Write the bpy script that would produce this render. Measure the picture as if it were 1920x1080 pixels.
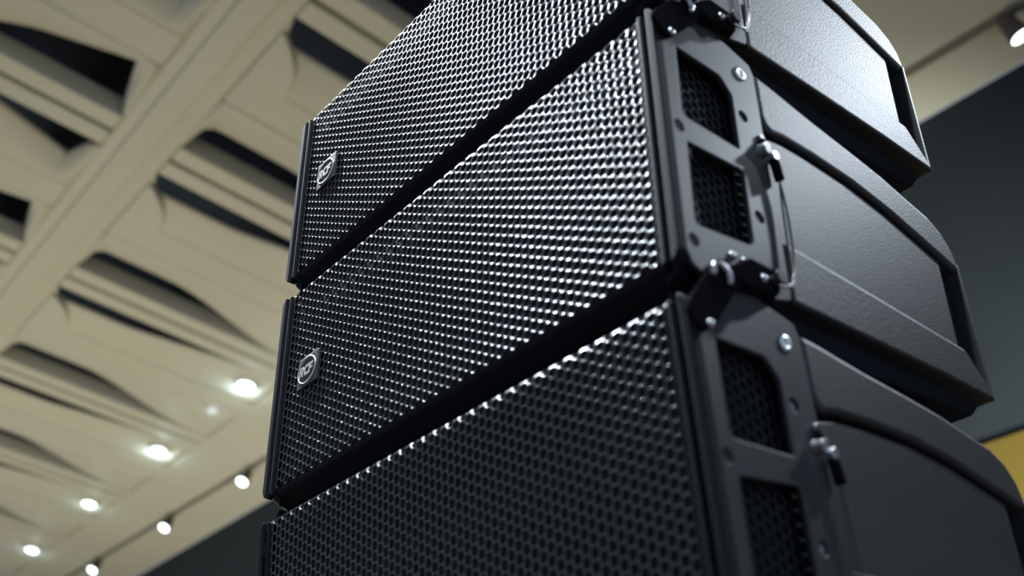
import bpy, bmesh, math, random
import numpy as np
from mathutils import Matrix, Vector, Euler
random.seed(4)
S = bpy.context.scene
C = S.collection
for o in list(bpy.data.objects): bpy.data.objects.remove(o)

# ------------------------------------------------------------------ camera, world, lamps, exposure
CAM_Z = 1.70                 # eye height; world origin is the floor under the camera
H = CAM_Z + 4.50             # ceiling soffit height
TILT = 0.115                 # down-tilt of the middle cabinet
F_PX = 2036.4
R0 = np.array([[0.637025015, 0.770688858, -0.015421243],
               [-0.412181472, 0.323653283, -0.851677748],
               [-0.651387415, 0.548896381, 0.523838905]])      # camera axes seen from the middle cabinet
CAM_IN_CAB = Vector((0.678154, -0.479645, -0.513284))
ROOM = Matrix.Rotation(TILT, 3, 'X')
ax = [ROOM @ Vector(r) for r in R0]
cam_d = bpy.data.cameras.new('camera'); cam = bpy.data.objects.new('camera', cam_d); C.objects.link(cam)
rot = Matrix((ax[0], -ax[1], -ax[2])).transposed()
cam.matrix_world = Matrix.Translation((0, 0, CAM_Z)) @ rot.to_4x4()
cam_d.sensor_width = 36.0; cam_d.lens = 36.0 * F_PX / 1920.0
cam_d.clip_start = 0.02; cam_d.clip_end = 100
cam_d.dof.use_dof = True; cam_d.dof.focus_distance = 1.20; cam_d.dof.aperture_fstop = 4.0
S.camera = cam

S.view_settings.view_transform = 'Standard'; S.view_settings.look = 'None'
S.view_settings.gamma = 1.0; S.view_settings.use_curve_mapping = False
S.view_settings.exposure = 0.0
W = bpy.data.worlds.new('hall'); S.world = W; W.use_nodes = True
bg = W.node_tree.nodes['Background']; bg.inputs[0].default_value = (0.62, 0.76, 1.0, 1); bg.inputs[1].default_value = 0.48

def lamp(name, kind, loc, energy, color, size=0.2, target=None, spot=None, blend=0.5, sizey=None):
    d = bpy.data.lights.new(name, kind); d.energy = energy; d.color = color
    if kind == 'AREA':
        d.size = size
        if sizey: d.shape = 'RECTANGLE'; d.size_y = sizey
        else: d.shape = 'DISK'
    else: d.shadow_soft_size = size
    if kind == 'SPOT': d.spot_size = spot; d.spot_blend = blend
    o = bpy.data.objects.new(name, d); C.objects.link(o); o.location = loc
    if target is not None:
        o.rotation_euler = (Vector(target) - Vector(loc)).to_track_quat('-Z', 'Y').to_euler()
    return o
COOL = (0.80, 0.90, 1.0)
WARM = (1.0, 0.97, 0.80)
# unseen overhead lamps set by the grille glints; leftmost added to brighten the left holes
for x, e in ((-3.6, 3700), (-1.6, 1250), (-0.2, 950)):
    lamp('grille_glint_light', 'SPOT', (x, -0.37, H - 0.12), e, COOL, 0.08, (-0.68, 0.42, CAM_Z + 0.6), math.radians(24), 0.5)
# track lamps past the right edge of the frame, aimed over the top of the stack
for x, e in ((0.5, 520), (1.6, 760)):
    lamp('track_and_fill_lamp', 'SPOT', (x, 3.88, H - 0.25), e, COOL, 0.16, (-0.40, 0.66, CAM_Z + 1.28), math.radians(9.2), 1.0)
lamp('track_and_fill_lamp', 'SPOT', (0.6, 3.88, H - 0.25), 310, COOL, 0.10, (-0.40, 0.65, CAM_Z + 0.6), math.radians(26), 1.0)  # added wide fill beside the narrow track lamps, lifts cabinet sides and edges
# added fills, no fixtures: upward area light standing in for bounce onto the ceiling
lamp('ceiling_fill', 'AREA', (-9.0, 2.3, 0.35), 205, WARM, 8, (-9.0, 2.3, 9), sizey=3)
lamp('wall_fill', 'SPOT', (0.6, 3.0, 2.0), 2300, (0.92, 1.0, 0.95), 0.3, (-1.9, 4.35, CAM_Z + 1.95), math.radians(60), 1.0)  # unseen spot added to brighten the lower part of the far wall

# ------------------------------------------------------------------ helpers
def mat(name, col, rough=0.5, metal=0.0, spec=0.5, noise=0.0, nscale=200.0, bump=0.0, bscale=400.0, bdist=0.001, emit=None, estr=0.0):
    m = bpy.data.materials.new(name); m.use_nodes = True
    nt = m.node_tree; b = nt.nodes['Principled BSDF']
    b.inputs['Base Color'].default_value = (*col, 1); b.inputs['Roughness'].default_value = rough
    b.inputs['Metallic'].default_value = metal; b.inputs['Specular IOR Level'].default_value = spec
    tc = nt.nodes.new('ShaderNodeTexCoord')
    if noise:
        n = nt.nodes.new('ShaderNodeTexNoise'); n.inputs['Scale'].default_value = nscale; n.inputs['Detail'].default_value = 3
        nt.links.new(tc.outputs['Object'], n.inputs['Vector'])
        r = nt.nodes.new('ShaderNodeMapRange'); r.inputs['To Min'].default_value = 1 - noise; r.inputs['To Max'].default_value = 1 + noise
        nt.links.new(n.outputs['Fac'], r.inputs['Value'])
        mx = nt.nodes.new('ShaderNodeVectorMath'); mx.operation = 'SCALE'; mx.inputs[0].default_value = col
        nt.links.new(r.outputs['Result'], mx.inputs['Scale']); nt.links.new(mx.outputs['Vector'], b.inputs['Base Color'])
    if bump:
        n2 = nt.nodes.new('ShaderNodeTexNoise'); n2.inputs['Scale'].default_value = bscale; n2.inputs['Detail'].default_value = 2
        nt.links.new(tc.outputs['Object'], n2.inputs['Vector'])
        bp = nt.nodes.new('ShaderNodeBump'); bp.inputs['Strength'].default_value = bump; bp.inputs['Distance'].default_value = bdist
        nt.links.new(n2.outputs['Fac'], bp.inputs['Height']); nt.links.new(bp.outputs['Normal'], b.inputs['Normal'])
    if emit:
        b.inputs['Emission Color'].default_value = (*emit, 1); b.inputs['Emission Strength'].default_value = estr
    return m

M = dict(
    grille=mat('grille_steel', (0.006, 0.0065, 0.009), 0.22, 0.0, 0.9),
    frame=mat('frame_black', (0.011, 0.012, 0.015), 0.7, 0.0, 0.15, bump=0.15, bscale=900, bdist=0.0004),
    shell=mat('textured_black_plastic', (0.030, 0.031, 0.034), 0.46, 0.0, 0.6, noise=0.12, nscale=260, bump=0.5, bscale=540, bdist=0.0006),
    core=mat('cabinet_core_black', (0.022, 0.025, 0.034), 0.9, 0.0, 0.1),
    mesh=mat('mesh_black', (0.016, 0.018, 0.023), 0.5, 0.0, 0.3),
    plate=mat('black_coated_steel', (0.038, 0.039, 0.044), 0.42, 0.0, 0.5, noise=0.06, nscale=60),
    dark=mat('matte_black', (0.034, 0.041, 0.058), 0.85, 0.0, 0.2),
    steel=mat('zinc_steel', (0.42, 0.43, 0.45), 0.28, 1.0),
    bright=mat('chrome_pin', (0.85, 0.87, 0.90), 0.32, 1.0),
    rubber=mat('black_rubber', (0.011, 0.011, 0.013), 0.9, 0.0, 0.0),
    wire=mat('steel_wire', (0.10, 0.10, 0.10), 0.32, 0.9),
    badge=mat('badge_charcoal', (0.060, 0.060, 0.060), 0.45),
    silver=mat('badge_silver', (0.62, 0.62, 0.60), 0.42, 0.3),
    cream=mat('cream_ceiling_paint', (0.66, 0.615, 0.475), 0.50, 0.0, 0.35, noise=0.05, nscale=1.5),
    void=mat('ceiling_void', (0.10, 0.12, 0.175), 0.9, 0.0, 0.1),
    lens=mat('lamp_lens', (0.9, 0.95, 1.0), 0.3, emit=(0.86, 0.97, 1.0), estr=6.0),
    dim_lens=mat('dim_lamp_lens', (0.75, 0.75, 0.75), 0.3, emit=(0.80, 0.85, 0.88), estr=0.45),
    trimw=mat('lamp_trim_white', (0.72, 0.70, 0.62), 0.35),
    track=mat('track_grey', (0.20, 0.175, 0.13), 0.55),
    head=mat('lamp_body_bronze', (0.07, 0.055, 0.045), 0.5),
    wall=mat('wall_grey_fabric', (0.026, 0.032, 0.038), 0.9, 0.0, 0.2, noise=0.08, nscale=3),
    valance=mat('valance_dark', (0.012, 0.014, 0.018), 0.85, 0.0, 0.2),
    yellow=mat('yellow_panel', (0.15, 0.100, 0.014), 0.6, noise=0.06, nscale=2),
    carpet=mat('carpet', (0.16, 0.13, 0.10), 0.95, 0.0, 0.1, noise=0.25, nscale=9),
)

def link(name, me, m=None, parent=None, bevel=0.0, seg=2, smooth=False):
    o = bpy.data.objects.new(name, me); C.objects.link(o)
    if m is not None and not me.materials: me.materials.append(m)
    if parent is not None: o.parent = parent
    if smooth:
        for p in me.polygons: p.use_smooth = True
    if bevel:
        b = o.modifiers.new('bevel', 'BEVEL'); b.width = bevel; b.segments = seg; b.limit_method = 'ANGLE'; b.angle_limit = math.radians(25)
        b.harden_normals = False
    return o
def mesh(name, vs, fs):
    me = bpy.data.meshes.new(name); me.from_pydata([tuple(v) for v in vs], [], [tuple(f) for f in fs]); me.update()
    bm = bmesh.new(); bm.from_mesh(me); bmesh.ops.recalc_face_normals(bm, faces=bm.faces); bm.to_mesh(me); bm.free()
    return me
class MB:
    def __init__(s): s.v = []; s.f = []
    def add(s, vs, fs):
        k = len(s.v); s.v += [tuple(v) for v in vs]; s.f += [tuple(i + k for i in f) for f in fs]; return s
    def box(s, x0, x1, y0, y1, z0, z1):
        return s.add([(x, y, z) for x in (x0, x1) for y in (y0, y1) for z in (z0, z1)],
                     [(0, 1, 3, 2), (4, 6, 7, 5), (0, 4, 5, 1), (2, 3, 7, 6), (0, 2, 6, 4), (1, 5, 7, 3)])
    def prism(s, a, b):          # two matching loops of 3-D points
        n = len(a); return s.add(list(a) + list(b), [tuple(range(n))[::-1], tuple(range(n, 2 * n))] + [(i, (i + 1) % n, n + (i + 1) % n, n + i) for i in range(n)])
    def cyl(s, p, q, r, n=16, r2=None):
        p = Vector(p); q = Vector(q); d = (q - p).normalized(); u = d.orthogonal().normalized(); w = d.cross(u); r2 = r if r2 is None else r2
        A = [p + (u * math.cos(t) + w * math.sin(t)) * r for t in np.linspace(0, 2 * math.pi, n, endpoint=False)]
        B = [q + (u * math.cos(t) + w * math.sin(t)) * r2 for t in np.linspace(0, 2 * math.pi, n, endpoint=False)]
        return s.prism(A, B)
    def tube(s, pts, r, n=8, closed=False):
        pts = [Vector(p) for p in pts]; k = len(pts); rings = []
        up = None
        for i in range(k):
            a = pts[i - 1] if (i or closed) else pts[i]; b = pts[(i + 1) % k] if (i < k - 1 or closed) else pts[i]
            d = (b - a).normalized()
            up = d.orthogonal().normalized() if up is None else (up - d * up.dot(d)).normalized()
            w = d.cross(up); rings.append([pts[i] + (up * math.cos(t) + w * math.sin(t)) * r for t in np.linspace(0, 2 * math.pi, n, endpoint=False)])
        vs = [v for rg in rings for v in rg]; fs = []
        for i in range(k if closed else k - 1):
            j = (i + 1) % k
            for c in range(n): fs.append((i * n + c, i * n + (c + 1) % n, j * n + (c + 1) % n, j * n + c))
        if not closed: fs += [tuple(range(n))[::-1], tuple((k - 1) * n + c for c in range(n))]
        return s.add(vs, fs)
    def lathe(s, o, axis, prof, n=24):     # prof: (radius, distance along axis)
        o = Vector(o); d = Vector(axis).normalized(); u = d.orthogonal().normalized(); w = d.cross(u)
        vs = [o + d * h + (u * math.cos(t) + w * math.sin(t)) * r for r, h in prof for t in np.linspace(0, 2 * math.pi, n, endpoint=False)]
        k = len(prof); fs = [(i * n + c, i * n + (c + 1) % n, (i + 1) * n + (c + 1) % n, (i + 1) * n + c) for i in range(k - 1) for c in range(n)]
        fs += [tuple(range(n))[::-1], tuple((k - 1) * n + c for c in range(n))]
        return s.add(vs, fs)
    def make(s, name): return mesh(name, s.v, s.f)
def spline(pts, n=10):           # Catmull-Rom through the points
    P = [Vector(p) for p in pts]; P = [P[0] * 2 - P[1]] + P + [P[-1] * 2 - P[-2]]; out = []
    for i in range(1, len(P) - 2):
        for t in np.linspace(0, 1, n, endpoint=False):
            a, b, c, d = P[i - 1], P[i], P[i + 1], P[i + 2]
            out.append(0.5 * ((2 * b) + (c - a) * t + (2 * a - 5 * b + 4 * c - d) * t * t + (3 * b - a - 3 * c + d) * t ** 3))
    return out + [P[-2]]
def filled(name, loops, x0, x1, bev=0.0, axis='x'):
    """flat plate with holes: the first loop is the outline, the rest are holes; loops in (y, z), thickness along x (or (x, z) along y)."""
    cu = bpy.data.curves.new(name, 'CURVE'); cu.dimensions = '2D'; cu.fill_mode = 'BOTH'
    cu.extrude = abs(x1 - x0) / 2 - bev; cu.bevel_depth = bev; cu.bevel_resolution = 1; cu.offset = -bev
    for lp in loops:
        sp = cu.splines.new('POLY'); sp.points.add(len(lp) - 1); sp.use_cyclic_u = True
        for p, q in zip(sp.points, lp): p.co = (q[0], q[1], 0, 1)
    o = bpy.data.objects.new(name, cu); C.objects.link(o)
    dg = bpy.context.evaluated_depsgraph_get(); me = bpy.data.meshes.new_from_object(o.evaluated_get(dg))
    bpy.data.objects.remove(o); bpy.data.curves.remove(cu)
    mid = (x0 + x1) / 2
    if axis == 'x': T = Matrix(((0, 0, 1, mid), (1, 0, 0, 0), (0, 1, 0, 0), (0, 0, 0, 1)))
    else: T = Matrix(((1, 0, 0, 0), (0, 0, -1, mid), (0, 1, 0, 0), (0, 0, 0, 1)))
    me.transform(T); me.name = name; return me
def rounded(loop, rads, n=5):
    out = []
    for i, p in enumerate(loop):
        r = rads[i] if hasattr(rads, '__len__') else rads
        p = Vector(p); a = Vector(loop[i - 1]); b = Vector(loop[(i + 1) % len(loop)])
        if r <= 0: out.append(p); continue
        da = (a - p).normalized(); db = (b - p).normalized(); ang = da.angle(db)
        L = min(r / math.tan(ang / 2), (a - p).length * .48, (b - p).length * .48)
        s, e = p + da * L, p + db * L
        for t in np.linspace(0, 1, n): out.append(s * (1 - t) ** 2 + p * 2 * t * (1 - t) + e * t * t)
    return [(v.x, v.y) for v in out]
def circ(c, r, n=16): return [(c[0] + r * math.cos(t), c[1] + r * math.sin(t)) for t in np.linspace(0, 2 * math.pi, n, endpoint=False)]
def thing(name, label, cat, loc=(0, 0, 0), group=None):
    o = bpy.data.objects.new(name, None); C.objects.link(o); o.location = loc; o.empty_display_size = 0.1
    o['label'] = label; o['category'] = cat
    if group: o['group'] = group
    return o
def struct(name, parent=None):
    o = bpy.data.objects.new(name, None); C.objects.link(o); o['kind'] = 'structure'; o.empty_display_size = 0.1
    return o

# ------------------------------------------------------------------ the setting
ceil = struct('ceiling')
PER = 1.745; C0 = -5.53; NS = range(-3, 7)
X0, X1 = C0 - 6.5 * PER, C0 + 3.5 * PER
TH = 0.16                                     # depth of the beams
YL0, YB0, YB1, YR1, YW = -0.95, 0.95, 1.33, 3.28, 4.35
link('edge_soffit', MB().box(X0 - 3, X1 + 3, YR1, YW, H, H + TH).make('edge_soffit'), M['cream'], ceil, 0.01)
link('far_soffit', MB().box(X0 - 3, X1 + 3, -7.0, YL0, H, H + TH).make('far_soffit'), M['cream'], ceil)
link('long_beam', MB().box(X0 - 3, X1 + 3, YB0, YB1, H, H + TH).make('long_beam'), M['cream'], ceil, 0.02, 3)
link('beam_moulding', MB().box(X0 - 3, X1 + 3, 1.04, 1.21, H - 0.022, H).make('beam_moulding'), M['cream'], ceil, 0.012, 2)
link('void_lining', MB().box(X0 - 3, X1 + 3, -7, YW, H + 1.1, H + 1.15).box(X0 - 3, X1 + 3, YW - .03, YW, H + TH, H + 1.1).box(X0 - 3, X1 + 3, -7, -6.97, H + TH, H + 1.1)
     .box(X0 - 3, X0 - 2.97, -7, YW, H + TH, H + 1.1).box(X1 + 2.97, X1 + 3, -7, YW, H + TH, H + 1.1).make('void_lining'), M['void'], ceil)
XB = 0.14; XT = 0.165                        # half widths of cross beams and of the twin thin beams
cb_me = MB().box(-XB, XB, YL0, YB0, 0, TH).box(-XB, XB, YB1, YR1, 0, TH).make('cross_beam')
cb_me.materials.append(M['cream'])
tb_me = {}
for k, (a, b) in enumerate(((YL0, YB0), (YB1, YR1))):
    for s in (-1, 1):
        tb_me[k, s] = MB().box(min(s * XT, s * 0.02), max(s * XT, s * 0.02), a, b, 0, 0.15).make('thin_beam'); tb_me[k, s].materials.append(M['cream'])
def smooth(t): t = min(1, max(0, t)); return t * t * (3 - 2 * t)
def g_right(y, k=0.21):
    s = y - YB1
    return k * math.sqrt(max(0, 1 - max(0, 1 - s / 0.14) ** 2)) * (1 - smooth((s - 0.55) / 1.30))
def g_left(y, s):
    d = YB0 - 0.03 - y
    if d <= 0: return 0
    return 0.40 * smooth(d / 0.07) * max(0, 1 - d / 1.25)
def panel(side, gf, ya, yb, emax, n=34, m=9):
    """one curved ceiling leaf, local to the thin beam centre: hinged on the cross beam, its free edge lifted"""
    xh = side * (PER / 2 - XB); vs = []; fs = []
    for j in range(n + 1):
        y = ya + (yb - ya) * j / n; g = gf(y); xe = side * (XT + g); e = emax * min(1.0, g / 0.2)
        for i in range(m + 1):
            u = i / m; vs.append((xh + (xe - xh) * u, y, 0.004 + e * u ** 1.7))
    for j in range(n):
        for i in range(m):
            a = j * (m + 1) + i; fs.append((a, a + 1, a + m + 2, a + m + 1))
    me = mesh('curved_leaf', vs, fs); me.materials.append(M['cream'])
    for p in me.polygons: p.use_smooth = True
    return me
leaf = {('r', s): panel(s, lambda y, s=s: g_right(y, 0.21 if s > 0 else 0.25), YB1, YR1, 0.09 if s > 0 else 0.055) for s in (-1, 1)}
leaf.update({('l', s): panel(s, lambda y, s=s: g_left(y, s), YL0, YB0, 0.12) for s in (-1, 1)})
# the flat corner piece cut off by an arc beside the long beam (it reads as the thin curved line)
def fillet():
    xh = -(PER / 2 - XB); pts = [(xh, YB1), (-XT - 0.13, YB1)]
    for t in np.linspace(0, 1, 9)[1:]: pts.append((-XT - 0.13 + (xh + XT + 0.13) * (t ** 1.15), YB1 + 0.27 * math.sin(t * math.pi / 2)))
    return MB().prism([(x, y, -0.012) for x, y in pts], [(x, y, 0.05) for x, y in pts]).make('corner_fillet')
fl_me = fillet(); fl_me.materials.append(M['cream'])
for n in NS:
    cx = C0 - PER * n
    o = link('cross_beam', cb_me, None, ceil, 0.012); o.location = (cx - PER / 2, 0, H)
    for key, me in tb_me.items():
        o = link('thin_beam', me, None, ceil, 0.012); o.location = (cx, 0, H)
    for key, me in leaf.items():
        o = link('curved_leaf', me, None, ceil); o.location = (cx, 0, H)
        sm = o.modifiers.new('thick', 'SOLIDIFY'); sm.thickness = 0.018; sm.offset = 1
    o = link('corner_fillet', fl_me, None, ceil, 0.008); o.location = (cx, 0, H)

wall = struct('wall_far')
link('wall_panel', MB().box(X0 - 3, X1 + 3, YW, YW + 0.12, 0, H).make('wall_panel'), M['wall'], wall)
link('yellow_dado', MB().box(X0 - 3, X1 + 3, YW - 0.03, YW, 0.12, CAM_Z + 2.455).make('yellow_dado'), M['yellow'], wall, 0.006)
fl = link('floor', MB().box(X0 - 3, X1 + 3, -7, YW, -0.1, 0).make('floor'), M['carpet']); fl['kind'] = 'structure'

# recessed downlights, one in a leaf of every bay
SEQ = ['nearest to the speaker stack', 'second from the speaker stack', 'third from the speaker stack', 'fourth from the speaker stack']
def downlight(x, y, lab, big=True, glow=9.0):
    r = 0.075 if big else 0.05
    t = thing('recessed_downlight', lab, 'ceiling light', (x, y, H), 'round downlights recessed in the cream ceiling')
    link('trim_ring', MB().lathe((0, 0, -0.022), (0, 0, 1), [(r, 0), (r + 0.018, 0), (r + 0.022, 0.03), (r, 0.03)], 32).make('trim_ring'), M['trimw'], t, smooth=False)
    link('lens', MB().lathe((0, 0, -0.020), (0, 0, 1), [(r * .4, -0.010), (r, 0), (r, 0.02)], 32).make('lens'), M['lens' if big else 'dim_lens'], t)
    if glow:
        l = lamp('downlight_glow', 'POINT', (x - 0.02, y + 0.03, H - 0.085), glow, (0.58, 0.86, 1.0), 0.04); l.parent = t; l.location = (-0.09, 0.03, -0.055)
    return t
for k, (x, y) in enumerate(((-7.68, 3.045), (-9.41, 3.05), (-11.16, 3.07), (-13.0, 3.11))):
    downlight(x, y, 'bright round ceiling downlight, ' + SEQ[k] + ' in the row', True, (3.0, 3.6, 1.5, 1.5)[k])
downlight(-8.29, 3.045, 'small dim round downlight below the bright one nearest the stack', False, 0.10)

# track with spot heads along the edge of the ceiling
TRY = lambda x: 3.80 + 0.0185 * (x + 11)            # the track runs very slightly out of square with the beams
tr = link('lighting_track', MB().prism([(X0, TRY(X0) + d, z) for d, z in ((-.02, H - .03), (.02, H - .03), (.02, H), (-.02, H))],
                                       [(X1, TRY(X1) + d, z) for d, z in ((-.02, H - .03), (.02, H - .03), (.02, H), (-.02, H))]).make('lighting_track'), M['track'], None, 0.004)
tr['label'] = 'thin dark lighting track along the ceiling edge near the far wall'; tr['category'] = 'lighting track'
def head(x, lab, aim):
    t = thing('track_spotlight', lab, 'spotlight', (x, TRY(x), H - 0.03), 'spotlights on the ceiling track')
    d = Vector(aim).normalized(); p = Vector((0, 0, -0.055)); 
    link('bracket', MB().cyl((0, 0, 0), (0, 0, -0.05), 0.018, 12).box(-0.04, 0.04, -0.016, 0.016, -0.016, 0.004).make('bracket'), M['head'], t)
    link('lamp_body', MB().lathe(p - d * 0.06, d, [(0.022, 0), (0.040, 0.02), (0.056, 0.13), (0.056, 0.165), (0.050, 0.165), (0.050, 0.150)], 24).make('lamp_body'), M['head'], t)
    link('lens', MB().lathe(p + d * 0.096, d, [(0.050, 0), (0.050, 0.006), (0.02, 0.012)], 24).make('lens'), M['lens'], t)
    return t
HL = ['closest to the loudspeakers', 'second from the loudspeakers', 'lowest in the frame']
for k, x in enumerate((-9.10, -10.76, -12.62)):
    head(x, 'small bright track spotlight at lower left, ' + HL[k], (0.25, -0.45, -1))
head(-1.41, 'bright track spotlight in the top right corner above the far wall', (0.30, 0.45, -1))

# ------------------------------------------------------------------ the loudspeaker cabinets
V = 0.0097; HC = V * math.sqrt(3) / 2          # hole pitch down a column, column spacing
def perforated(name, cells, place, r=0.0037, depth=0.0016, bev=0.0011):
    """real perforated sheet: every cell is a flat hexagon with a rounded-lip hole; place(u, s, d) -> 3-D point, d = depth"""
    n = 12; th = [2 * math.pi * k / n for k in range(n)]
    Rh = V / math.sqrt(3)
    hexr = [(Rh if k % 2 == 0 else Rh * math.cos(math.pi / 6)) for k in range(n)]
    hole = [r * (1.04 if k % 2 == 0 else 0.985) for k in range(n)]
    rings = [(None, 0.0), (bev, 0.0), (bev * .62, bev * .12), (bev * .28, bev * .38), (0.06 * bev, bev * .75), (0.0, depth)]
    P = []
    for off, d in rings:
        P.append([((hexr[k] if off is None else hole[k] + off) * math.cos(th[k]), (hexr[k] if off is None else hole[k] + off) * math.sin(th[k]), d) for k in range(n)])
    vs = []; fs = []
    for cu, cs in cells:
        b = len(vs)
        for ring in P:
            for x, s, d in ring: vs.append(place(cu + x, cs + s, d))
        for q in range(len(P) - 1):
            for k in range(n):
                fs.append((b + q * n + k, b + q * n + (k + 1) % n, b + (q + 1) * n + (k + 1) % n, b + (q + 1) * n + k))
    me = bpy.data.meshes.new(name); me.from_pydata(vs, [], fs); me.update()
    sm = np.ones(len(fs), bool); nq = (len(P) - 1) * n
    idx = np.arange(len(fs)) % nq; sm[idx < n] = False
    me.polygons.foreach_set('use_smooth', sm)
    return me
SB = 0.1130                                    # where the sheet starts to fold back
RB, AB = 0.006, math.radians(52)
def fold(x, s, d):
    a = abs(s); sg = 1 if s >= 0 else -1
    if a <= SB: return (x, d, s)
    t = min((a - SB) / RB, AB); rest = max(0.0, a - SB - RB * AB)
    cy, cz = RB - RB * math.cos(t), SB + RB * math.sin(t)
    cy += rest * math.sin(t); cz += rest * math.cos(t)
    return (x, cy + d * math.cos(t), sg * (cz - d * math.sin(t)))
cells = []
for i in range(31):
    for k in range(24): cells.append(((i - 15) * 2 * HC, 12.5 * V - k * V))
for i in range(32):
    for k in range(24): cells.append(((i - 15.5) * 2 * HC, 12 * V - k * V))
g_me = perforated('grille', cells, fold); g_me.materials.append(M['grille'])
side_cells = [(0.010 + i * HC, (k + (i % 2) * .5 - 10) * V) for i in range(13) for k in range(21)]
sm_me = {s: perforated('side_mesh', side_cells, (lambda u, v, d, s=s: (s * (0.2735 - d), u, v))) for s in (1, -1)}
for s in (1, -1):
    if s == -1: sm_me[s].flip_normals()
    sm_me[s].materials.append(M['mesh'])
# solid margins of the grille sheet
gm = MB()
prof = [-0.1320, -0.1270, -0.1225, -0.1180, -0.1145, -0.1130, 0.1130, 0.1145, 0.1180, 0.1225, 0.1270, 0.1320]
for xa, xb in ((-0.2690, -0.2648), (0.2648, 0.2690)):
    for s0, s1 in zip(prof[:-1], prof[1:]):
        gm.add([fold(xa, s0, 0.0003), fold(xb, s0, 0.0003), fold(xb, s1, 0.0003), fold(xa, s1, 0.0003)], [(0, 1, 2, 3)])
_lo = [-0.1360, -0.1270, -0.1215, -0.1190, -0.1170, -0.1150, -0.1130, -0.1085]      # the bottom turn of the sheet is not perforated
for sa, sb, d in [(a, b, .0012) for a, b in zip(_lo[:-1], _lo[1:])] + [(0.1262, 0.136, .0004)]:
    gm.add([fold(-0.269, sa, d), fold(0.269, sa, d), fold(0.269, sb, d), fold(-0.269, sb, d)], [(0, 1, 2, 3)])
gm_me = gm.make('grille_margin'); gm_me.materials.append(M['frame'])

# body: octagonal sections lofted from front to back
def section(y):
    if y < 0.121: wz, zt, zb, wi = 0.1105, 0.1285, 0.1285, 0.262
    t = max(0.0, (y - 0.02) / 0.385)
    zu = np.interp(y, [0.0, .12, .142, .2, .25, .30, .335, .37, .39, .402, .406], [.112, .1195, .117, .108, .102, .095, .087, .080, .069, .055, .040])
    zt = np.interp(y, [0.0, .10, .2, .30, .37, .406], [.1285, .126, .116, .102, .086, .046])
    return float(zu), float(max(zt, zu + .004)), float(np.interp(y, [0, .12, .406], [-.111, -.1065, -.1035])), float(np.interp(y, [0, .12, .406], [-.1285, -.125, -.110]))
def body():
    ys = [0.022, 0.121, 0.1211, .142, .17, .2, .25, .30, .335, .37, .39, .402, .405]
    vs = []; fs = []; n = 8
    for k, y in enumerate(ys):
        zu, zt, zl, zb = section(y)
        w = 0.262 if y <= 0.121 else 0.2700; wi = 0.255 if y <= .121 else 0.262
        vs += [(w, y, zl), (w, y, zu), (wi, y, zt), (-wi, y, zt), (-w, y, zu), (-w, y, zl), (-wi, y, zb), (wi, y, zb)]
        if k:
            for i in range(n): fs.append(((k - 1) * n + i, (k - 1) * n + (i + 1) % n, k * n + (i + 1) % n, k * n + i))
    fs += [tuple(range(n)), tuple((len(ys) - 1) * n + i for i in range(n))]
    # raised rib under the back edge
    return mesh('cabinet_body', vs, fs)
body_me = body(); body_me.materials.append(M['core'])
_f = [(.0050, -.112), (.0050, .112), (.0165, .1268), (.0215, .1268), (.0215, -.1268), (.0165, -.1268)]
foam_me = MB().prism([(-.262, y, z) for y, z in _f], [(.262, y, z) for y, z in _f]).make('foam_backing'); foam_me.materials.append(M['dark'])

def side_poly(pts, xin, s):      # pts: (y, z, x outer)
    return MB().prism([(s * x, y, z) for y, z, x in pts], [(s * xin, y, z) for y, z, x in pts])
XS = 0.2850
def upper_strip(s):
    top = [(.1225, .1190), (.142, .117), (.17, .1125), (.2, .108), (.25, .102), (.30, .095), (.335, .087), (.37, .080), (.39, .069), (.402, .055), (.406, .040)]
    low = [(.4045, .0300), (.378, .0365), (.34, .0455), (.30, .0545), (.246, .0620), (.19, .0640), (.150, .0630), (.134, .0600), (.126, .0650), (.1225, .0740)]
    return side_poly([(y, z, XS) for y, z in top + low], 0.262, s).make('upper_strip')
def lower_skirt(s):
    a = [(.1225, -.0535), (.137, -.0535), (.24, -.0573), (.373, -.0628), (.4055, -.098), (.4055, -.1035), (.33, -.1025), (.22, -.1045), (.1225, -.1068)]
    return side_poly([(y, z, XS + .0010) for y, z in a], 0.262, s).make('lower_skirt')
def centre_panel(s):
    a = [(.1270, .0530), (.150, .0575), (.19, .0588), (.246, .0570), (.30, .0495), (.34, .0405), (.3755, .0320), (.3715, -.0625), (.24, -.0570), (.137, -.0532), (.1245, -.0532), (.1245, .045)]
    return side_poly([(y, z, .2814) for y, z in a], 0.262, s).make('centre_panel')
def rear_rim(s):
    return side_poly([(.4015, .0345, XS), (.4060, .0400, XS), (.4060, -.1035, XS), (.4015, -.0960, XS)], 0.262, s).make('rear_rim')
parts_side = {}
for s in (1, -1):
    parts_side[s] = [('upper_strip', upper_strip(s), M['shell'], 0.0044), ('centre_panel', centre_panel(s), M['shell'], 0.0014),
                     ('lower_skirt', lower_skirt(s), M['shell'], 0.0046), ('rear_rim', rear_rim(s), M['shell'], 0.0008)]
    for _, me, m, _b in parts_side[s]: me.materials.append(m)
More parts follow.
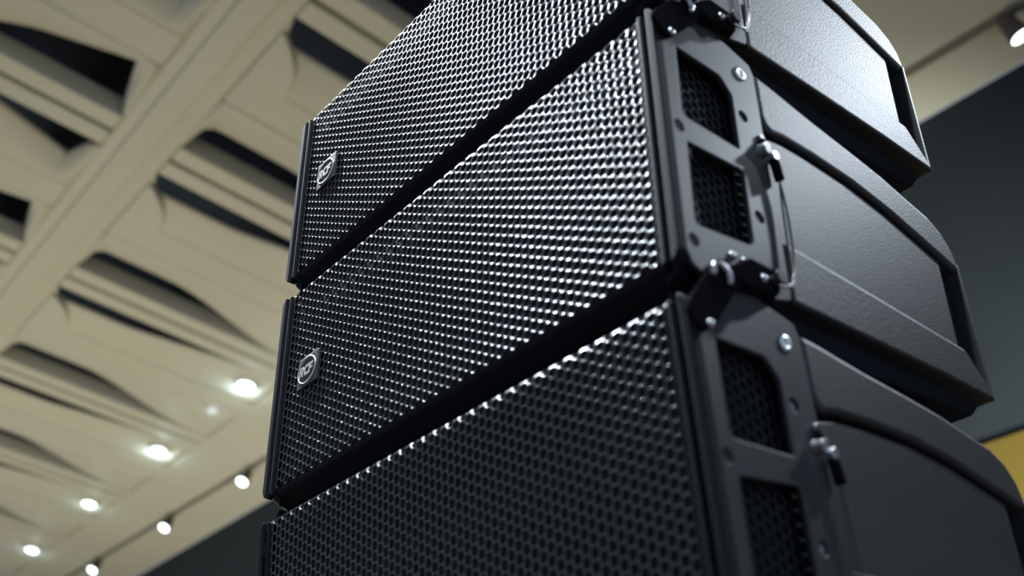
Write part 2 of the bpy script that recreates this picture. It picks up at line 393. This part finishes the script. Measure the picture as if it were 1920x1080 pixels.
# front rails, one each side: cheek with an outer bar, a groove and an inner lip
def rail(s):
    mb = MB()
    f = lambda pts, y0, y1: mb.prism([(s * x, y0, z) for x, z in pts], [(s * x, y1, z) for x, z in pts])
    f([(.2850, -.1105), (.2850, .1105), (.2640, .1285), (.2640, -.1285)], .006, .0215)
    f([(.2868, -.1100), (.2868, .1100), (.2835, .1150), (.2790, .1180), (.2790, -.1180), (.2835, -.1150)], -.003, .0065)
    f([(.2735, -.1150), (.2735, .1150), (.2693, .1165), (.2693, -.1165)], -.0022, .0065)
    return mb.make('front_rail')
rail_me = {s: rail(s) for s in (1, -1)}
def chamfer(s, q):
    a = [(.2800, q * .1105), (.2625, q * .1285), (.2625, q * .1000), (.2800, q * .1000)]
    b = [(.2800, q * .1085), (.2625, q * .1265), (.2625, q * .1000), (.2800, q * .1000)]
    return MB().prism([(s * x, .0215, z) for x, z in a], [(s * x, .1205, z) for x, z in b]).make('corner_chamfer')
cham_me = {(s, q): chamfer(s, q) for s in (1, -1) for q in (1, -1)}
for me in cham_me.values(): me.materials.append(M['frame'])
for s in (1, -1): rail_me[s].materials.append(M['frame'])
# rigging plate with two windows and countersunk holes
outer = rounded([(.0020, -.0985), (.0110, -.1165), (.0330, -.1265), (.0620, -.1240), (.1190, -.1075), (.1208, -.1000), (.1208, .1150), (.1170, .1245), (.0680, .1370), (.0520, .1370), (.0200, .1250), (.0020, .1050)],
                [.004, .006, .008, .010, .004, .0, .003, .004, .004, .008, .008, .006])
cut1 = rounded([(.0225, .0890), (.0740, .0880), (.0860, .0740), (.0850, .0180), (.0208, .0187)], [.001, .006, .006, .003, .006])
cut2 = rounded([(.0220, -.0062), (.0855, -.0028), (.0842, -.0700), (.0780, -.0740), (.0195, -.0808)], [.002, .004, .004, .003, .005])
HOLES = [(.0967, .0575), (.0147, .0053), (.0967, -.0415), (.0155, -.0962), (.0967, -.0950)]
SCREWS = [(.1010, .1050)]
loops = [outer, cut1, cut2] + [circ(h, .0048) for h in HOLES]
plate_me = {1: filled('rigging_plate', loops, 0.2806, 0.2856, 0.0010)}
plate_me[-1] = plate_me[1].copy(); plate_me[-1].transform(Matrix.Diagonal((-1, 1, 1, 1))); plate_me[-1].flip_normals()
for s in (1, -1):
    plate_me[s].materials.clear(); plate_me[s].materials.append(M['plate'])
bolt_me = MB().lathe((0, 0, 0), (1, 0, 0), [(.0047, 0), (.0047, .0016), (.0040, .0022), (.0020, .0010), (.0016, .0010)], 16).make('bolt'); bolt_me.materials.append(M['steel'])
screw_me = MB().lathe((0, 0, 0), (1, 0, 0), [(.0068, 0), (.0068, .0010), (.0062, .0016), (.0034, .0022), (.0024, .0010), (.0012, .0010)], 24).make('screw'); screw_me.materials.append(M['bright'])
def capsule(p, q, r, x0, x1, n=10):
    p = Vector(p); q = Vector(q); d = (q - p).normalized(); a = math.atan2(d.y, d.x); lp = []
    for t in np.linspace(a + math.pi / 2, a + 1.5 * math.pi, n): lp.append((p.x + r * math.cos(t), p.y + r * math.sin(t)))
    for t in np.linspace(a - math.pi / 2, a + math.pi / 2, n): lp.append((q.x + r * math.cos(t), q.y + r * math.sin(t)))
    return MB().prism([(x1, y, z) for y, z in lp], [(x0, y, z) for y, z in lp])
bar_me = capsule((.0075, .1020), (.0400, .1390), .0128, .2861, .2911).make('link_bar'); bar_me.materials.append(M['rubber'])
rivet_me = MB().lathe((0, 0, 0), (1, 0, 0), [(.0036, 0), (.0036, .001), (.0022, .0022), (.0008, .0026)], 14).make('rivet'); rivet_me.materials.append(M['steel'])
block_me = MB().prism([(.2856, y, z) for y, z in rounded([(.050, -.124), (.096, -.117), (.097, -.094), (.064, -.094), (.050, -.104)], .005)],
                      [(.2950, y, z) for y, z in rounded([(.052, -.122), (.094, -.115), (.095, -.096), (.064, -.096), (.052, -.105)], .005)]).make('link_block'); block_me.materials.append(M['rubber'])
pin_me = MB().cyl((.2945, .088, -.106), (.300, .088, -.106), .0042, 18).cyl((.300, .088, -.106), (.303, .088, -.106), .0060, 18).make('locking_pin'); pin_me.materials.append(M['wire'])
catch_me = MB().cyl((.280, .1105, .0305), (.2935, .1125, .0285), .0050, 8).cyl((.284, .1195, .0245), (.2945, .1200, .0240), .0042, 14).make('spring_catch'); catch_me.materials.append(M['bright'])
nut_me = MB().cyl((.280, .1150, .0440), (.2880, .1150, .0440), .0032, 12).make('catch_screw'); nut_me.materials.append(M['steel'])
sleeve_me = MB().tube([(.2900, .1205, .0250), (.2905, .1225, .0160), (.2905, .1245, .0040)], .0042, 10).tube([(.283, .1160, .0450), (.288, .1140, .0360), (.289, .1180, .0270)], .0036, 10).make('crimp_sleeve'); sleeve_me.materials.append(M['rubber'])
w1 = spline([(.2905, .1240, .0050), (.2905, .1265, -.0200), (.2905, .1265, -.0450), (.2910, .1235, -.0720), (.2930, .1150, -.0940), (.2955, .1030, -.1050), (.2965, .0900, -.1100), (.2975, .0800, -.1080)])
w2 = spline([(.2900, .1250, .0050), (.2890, .1240, -.0200), (.2890, .1225, -.0500), (.2895, .1200, -.0820), (.2920, .1130, -.1000), (.2955, .1010, -.1030), (.2970, .0900, -.1040)])
lan_me = MB().tube(w1, .0011, 8).tube(w2, .0009, 8).make('lanyard_wire'); lan_me.materials.append(M['wire'])
for me in (lan_me, sleeve_me, bolt_me, screw_me, rivet_me):
    for p in me.polygons: p.use_smooth = True
hook_me = MB().tube([(.2935, .0300 + .0085 * math.cos(t), -.1230 + .0085 * math.sin(t)) for t in np.linspace(-.6, math.pi + .4, 14)], .0026, 8).make('shackle_loop'); hook_me.materials.append(M['steel'])
for p in hook_me.polygons: p.use_smooth = True
# badge
badge_lp = rounded([(-.2365, -.0150), (-.1975, -.0150), (-.1975, .0205), (-.2365, .0205)], .0012)
badge_me = filled('badge', [badge_lp], -.0020, .0006, 0.0005, 'y'); badge_me.materials.clear(); badge_me.materials.append(M['badge'])
BC = (-.2185, .0035)
ring_me = MB().tube([(BC[0] + .0170 * math.cos(t), -.0020, BC[1] + .0148 * math.sin(t)) for t in np.linspace(0, 2 * math.pi, 40, endpoint=False)], .0009, 8, True).make('badge_ring'); ring_me.materials.append(M['silver'])
L_ = {'R': [[(0, 0), (0, 1), (.55, 1), (.72, .86), (.72, .58), (.58, .45), (.76, 0), (.50, 0), (.36, .42), (.24, .42), (.24, 0)], [(.24, .62), (.24, .80), (.48, .80), (.48, .62)]],
      'C': [[(.75, 1), (.2, 1), (0, .8), (0, .2), (.2, 0), (.75, 0), (.75, .24), (.34, .24), (.24, .32), (.24, .68), (.34, .76), (.75, .76)]],
      'F': [[(0, 0), (0, 1), (.74, 1), (.74, .76), (.24, .76), (.24, .6), (.64, .6), (.64, .38), (.24, .38), (.24, 0)]]}
let_me = []
LW, LH, GAP = .0105, .0115, .0012
for k, ch in enumerate('RCF'):
    ox = BC[0] - .0133 + k * (.0079 + GAP); oz = BC[1] - LH / 2
    lps = [[(ox + x * LW + (z - .5) * .0012, oz + z * LH) for x, z in lp] for lp in L_[ch]]
    me = filled('badge_letter', lps, -.0028, -.0018, 0.0, 'y'); me.materials.clear(); me.materials.append(M['silver']); let_me.append(me)

def cabinet(label, loc, rx):
    t = thing('line_array_speaker', label, 'loudspeaker', loc, 'black line array cabinets stacked in one column'); t.rotation_euler = (rx, 0, 0)
    link('cabinet_body', body_me, None, t, 0.002)
    link('foam_backing', foam_me, None, t)
    gr = link('grille', g_me, None, t); link('grille_margin', gm_me, None, gr)
    for s in (1, -1):
        link('front_rail', rail_me[s], None, t, 0.0012, 3)
        for q in (1, -1): link('corner_chamfer', cham_me[s, q], None, t, 0.001)
        link('side_mesh', sm_me[s], None, t)
        pl = link('rigging_plate', plate_me[s], None, t)
        if s == 1:
            for y, z in HOLES: o = link('bolt', bolt_me, None, pl); o.location = (.2812, y, z)
            for y, z in SCREWS: o = link('screw', screw_me, None, pl); o.location = (.2854, y, z)
        for nm, me, m, bv in parts_side[s]:
            o = link(nm, me, None, t, bv, 3)
    lb = link('link_bar', bar_me, None, t, 0.001)
    for y, z in ((.0125, .0935), (.0420, .1400)): o = link('rivet', rivet_me, None, lb); o.location = (.2909, y, z)
    bl = link('link_block', block_me, None, t, 0.001)
    for y, z in ((.0560, -.0965), (.0690, -.0965), (.0760, -.1090)): o = link('rivet', rivet_me, None, bl); o.location = (.2948 if z < -.10 else .2856, y, z + (.0035 if z > -.10 else 0))
    link('locking_pin', pin_me, None, t, 0.0006)
    link('shackle_loop', hook_me, None, t)
    ct = link('spring_catch', catch_me, None, t, 0.0005); link('catch_screw', nut_me, None, ct, 0.0005)
    ln = link('lanyard', lan_me, None, t); link('crimp_sleeve', sleeve_me, None, ln)
    bd = link('badge', badge_me, None, t); bd['label'] = 'square charcoal badge with silver oval and letters RCF'
    link('badge_ring', ring_me, None, bd, smooth=True)
    for me in let_me: link('badge_letter', me, None, bd)
    return t
def place(p, a): 
    q = ROOM @ (Vector(p) - CAM_IN_CAB) + Vector((0, 0, CAM_Z)); return q, TILT + a
q, a = place((0, 0, 0.256546), -0.005194); cabinet('topmost black loudspeaker cabinet of the stack, cut off by the top of the frame', q, a)
q, a = place((0, 0, 0), 0.0); cabinet('middle black loudspeaker cabinet of the stack, whole front grille in view', q, a)
q, a = place((0, 0.008232, -0.259629), 0.064702); cabinet('lowest black loudspeaker cabinet, tilted down and mostly in shade at the bottom', q, a)
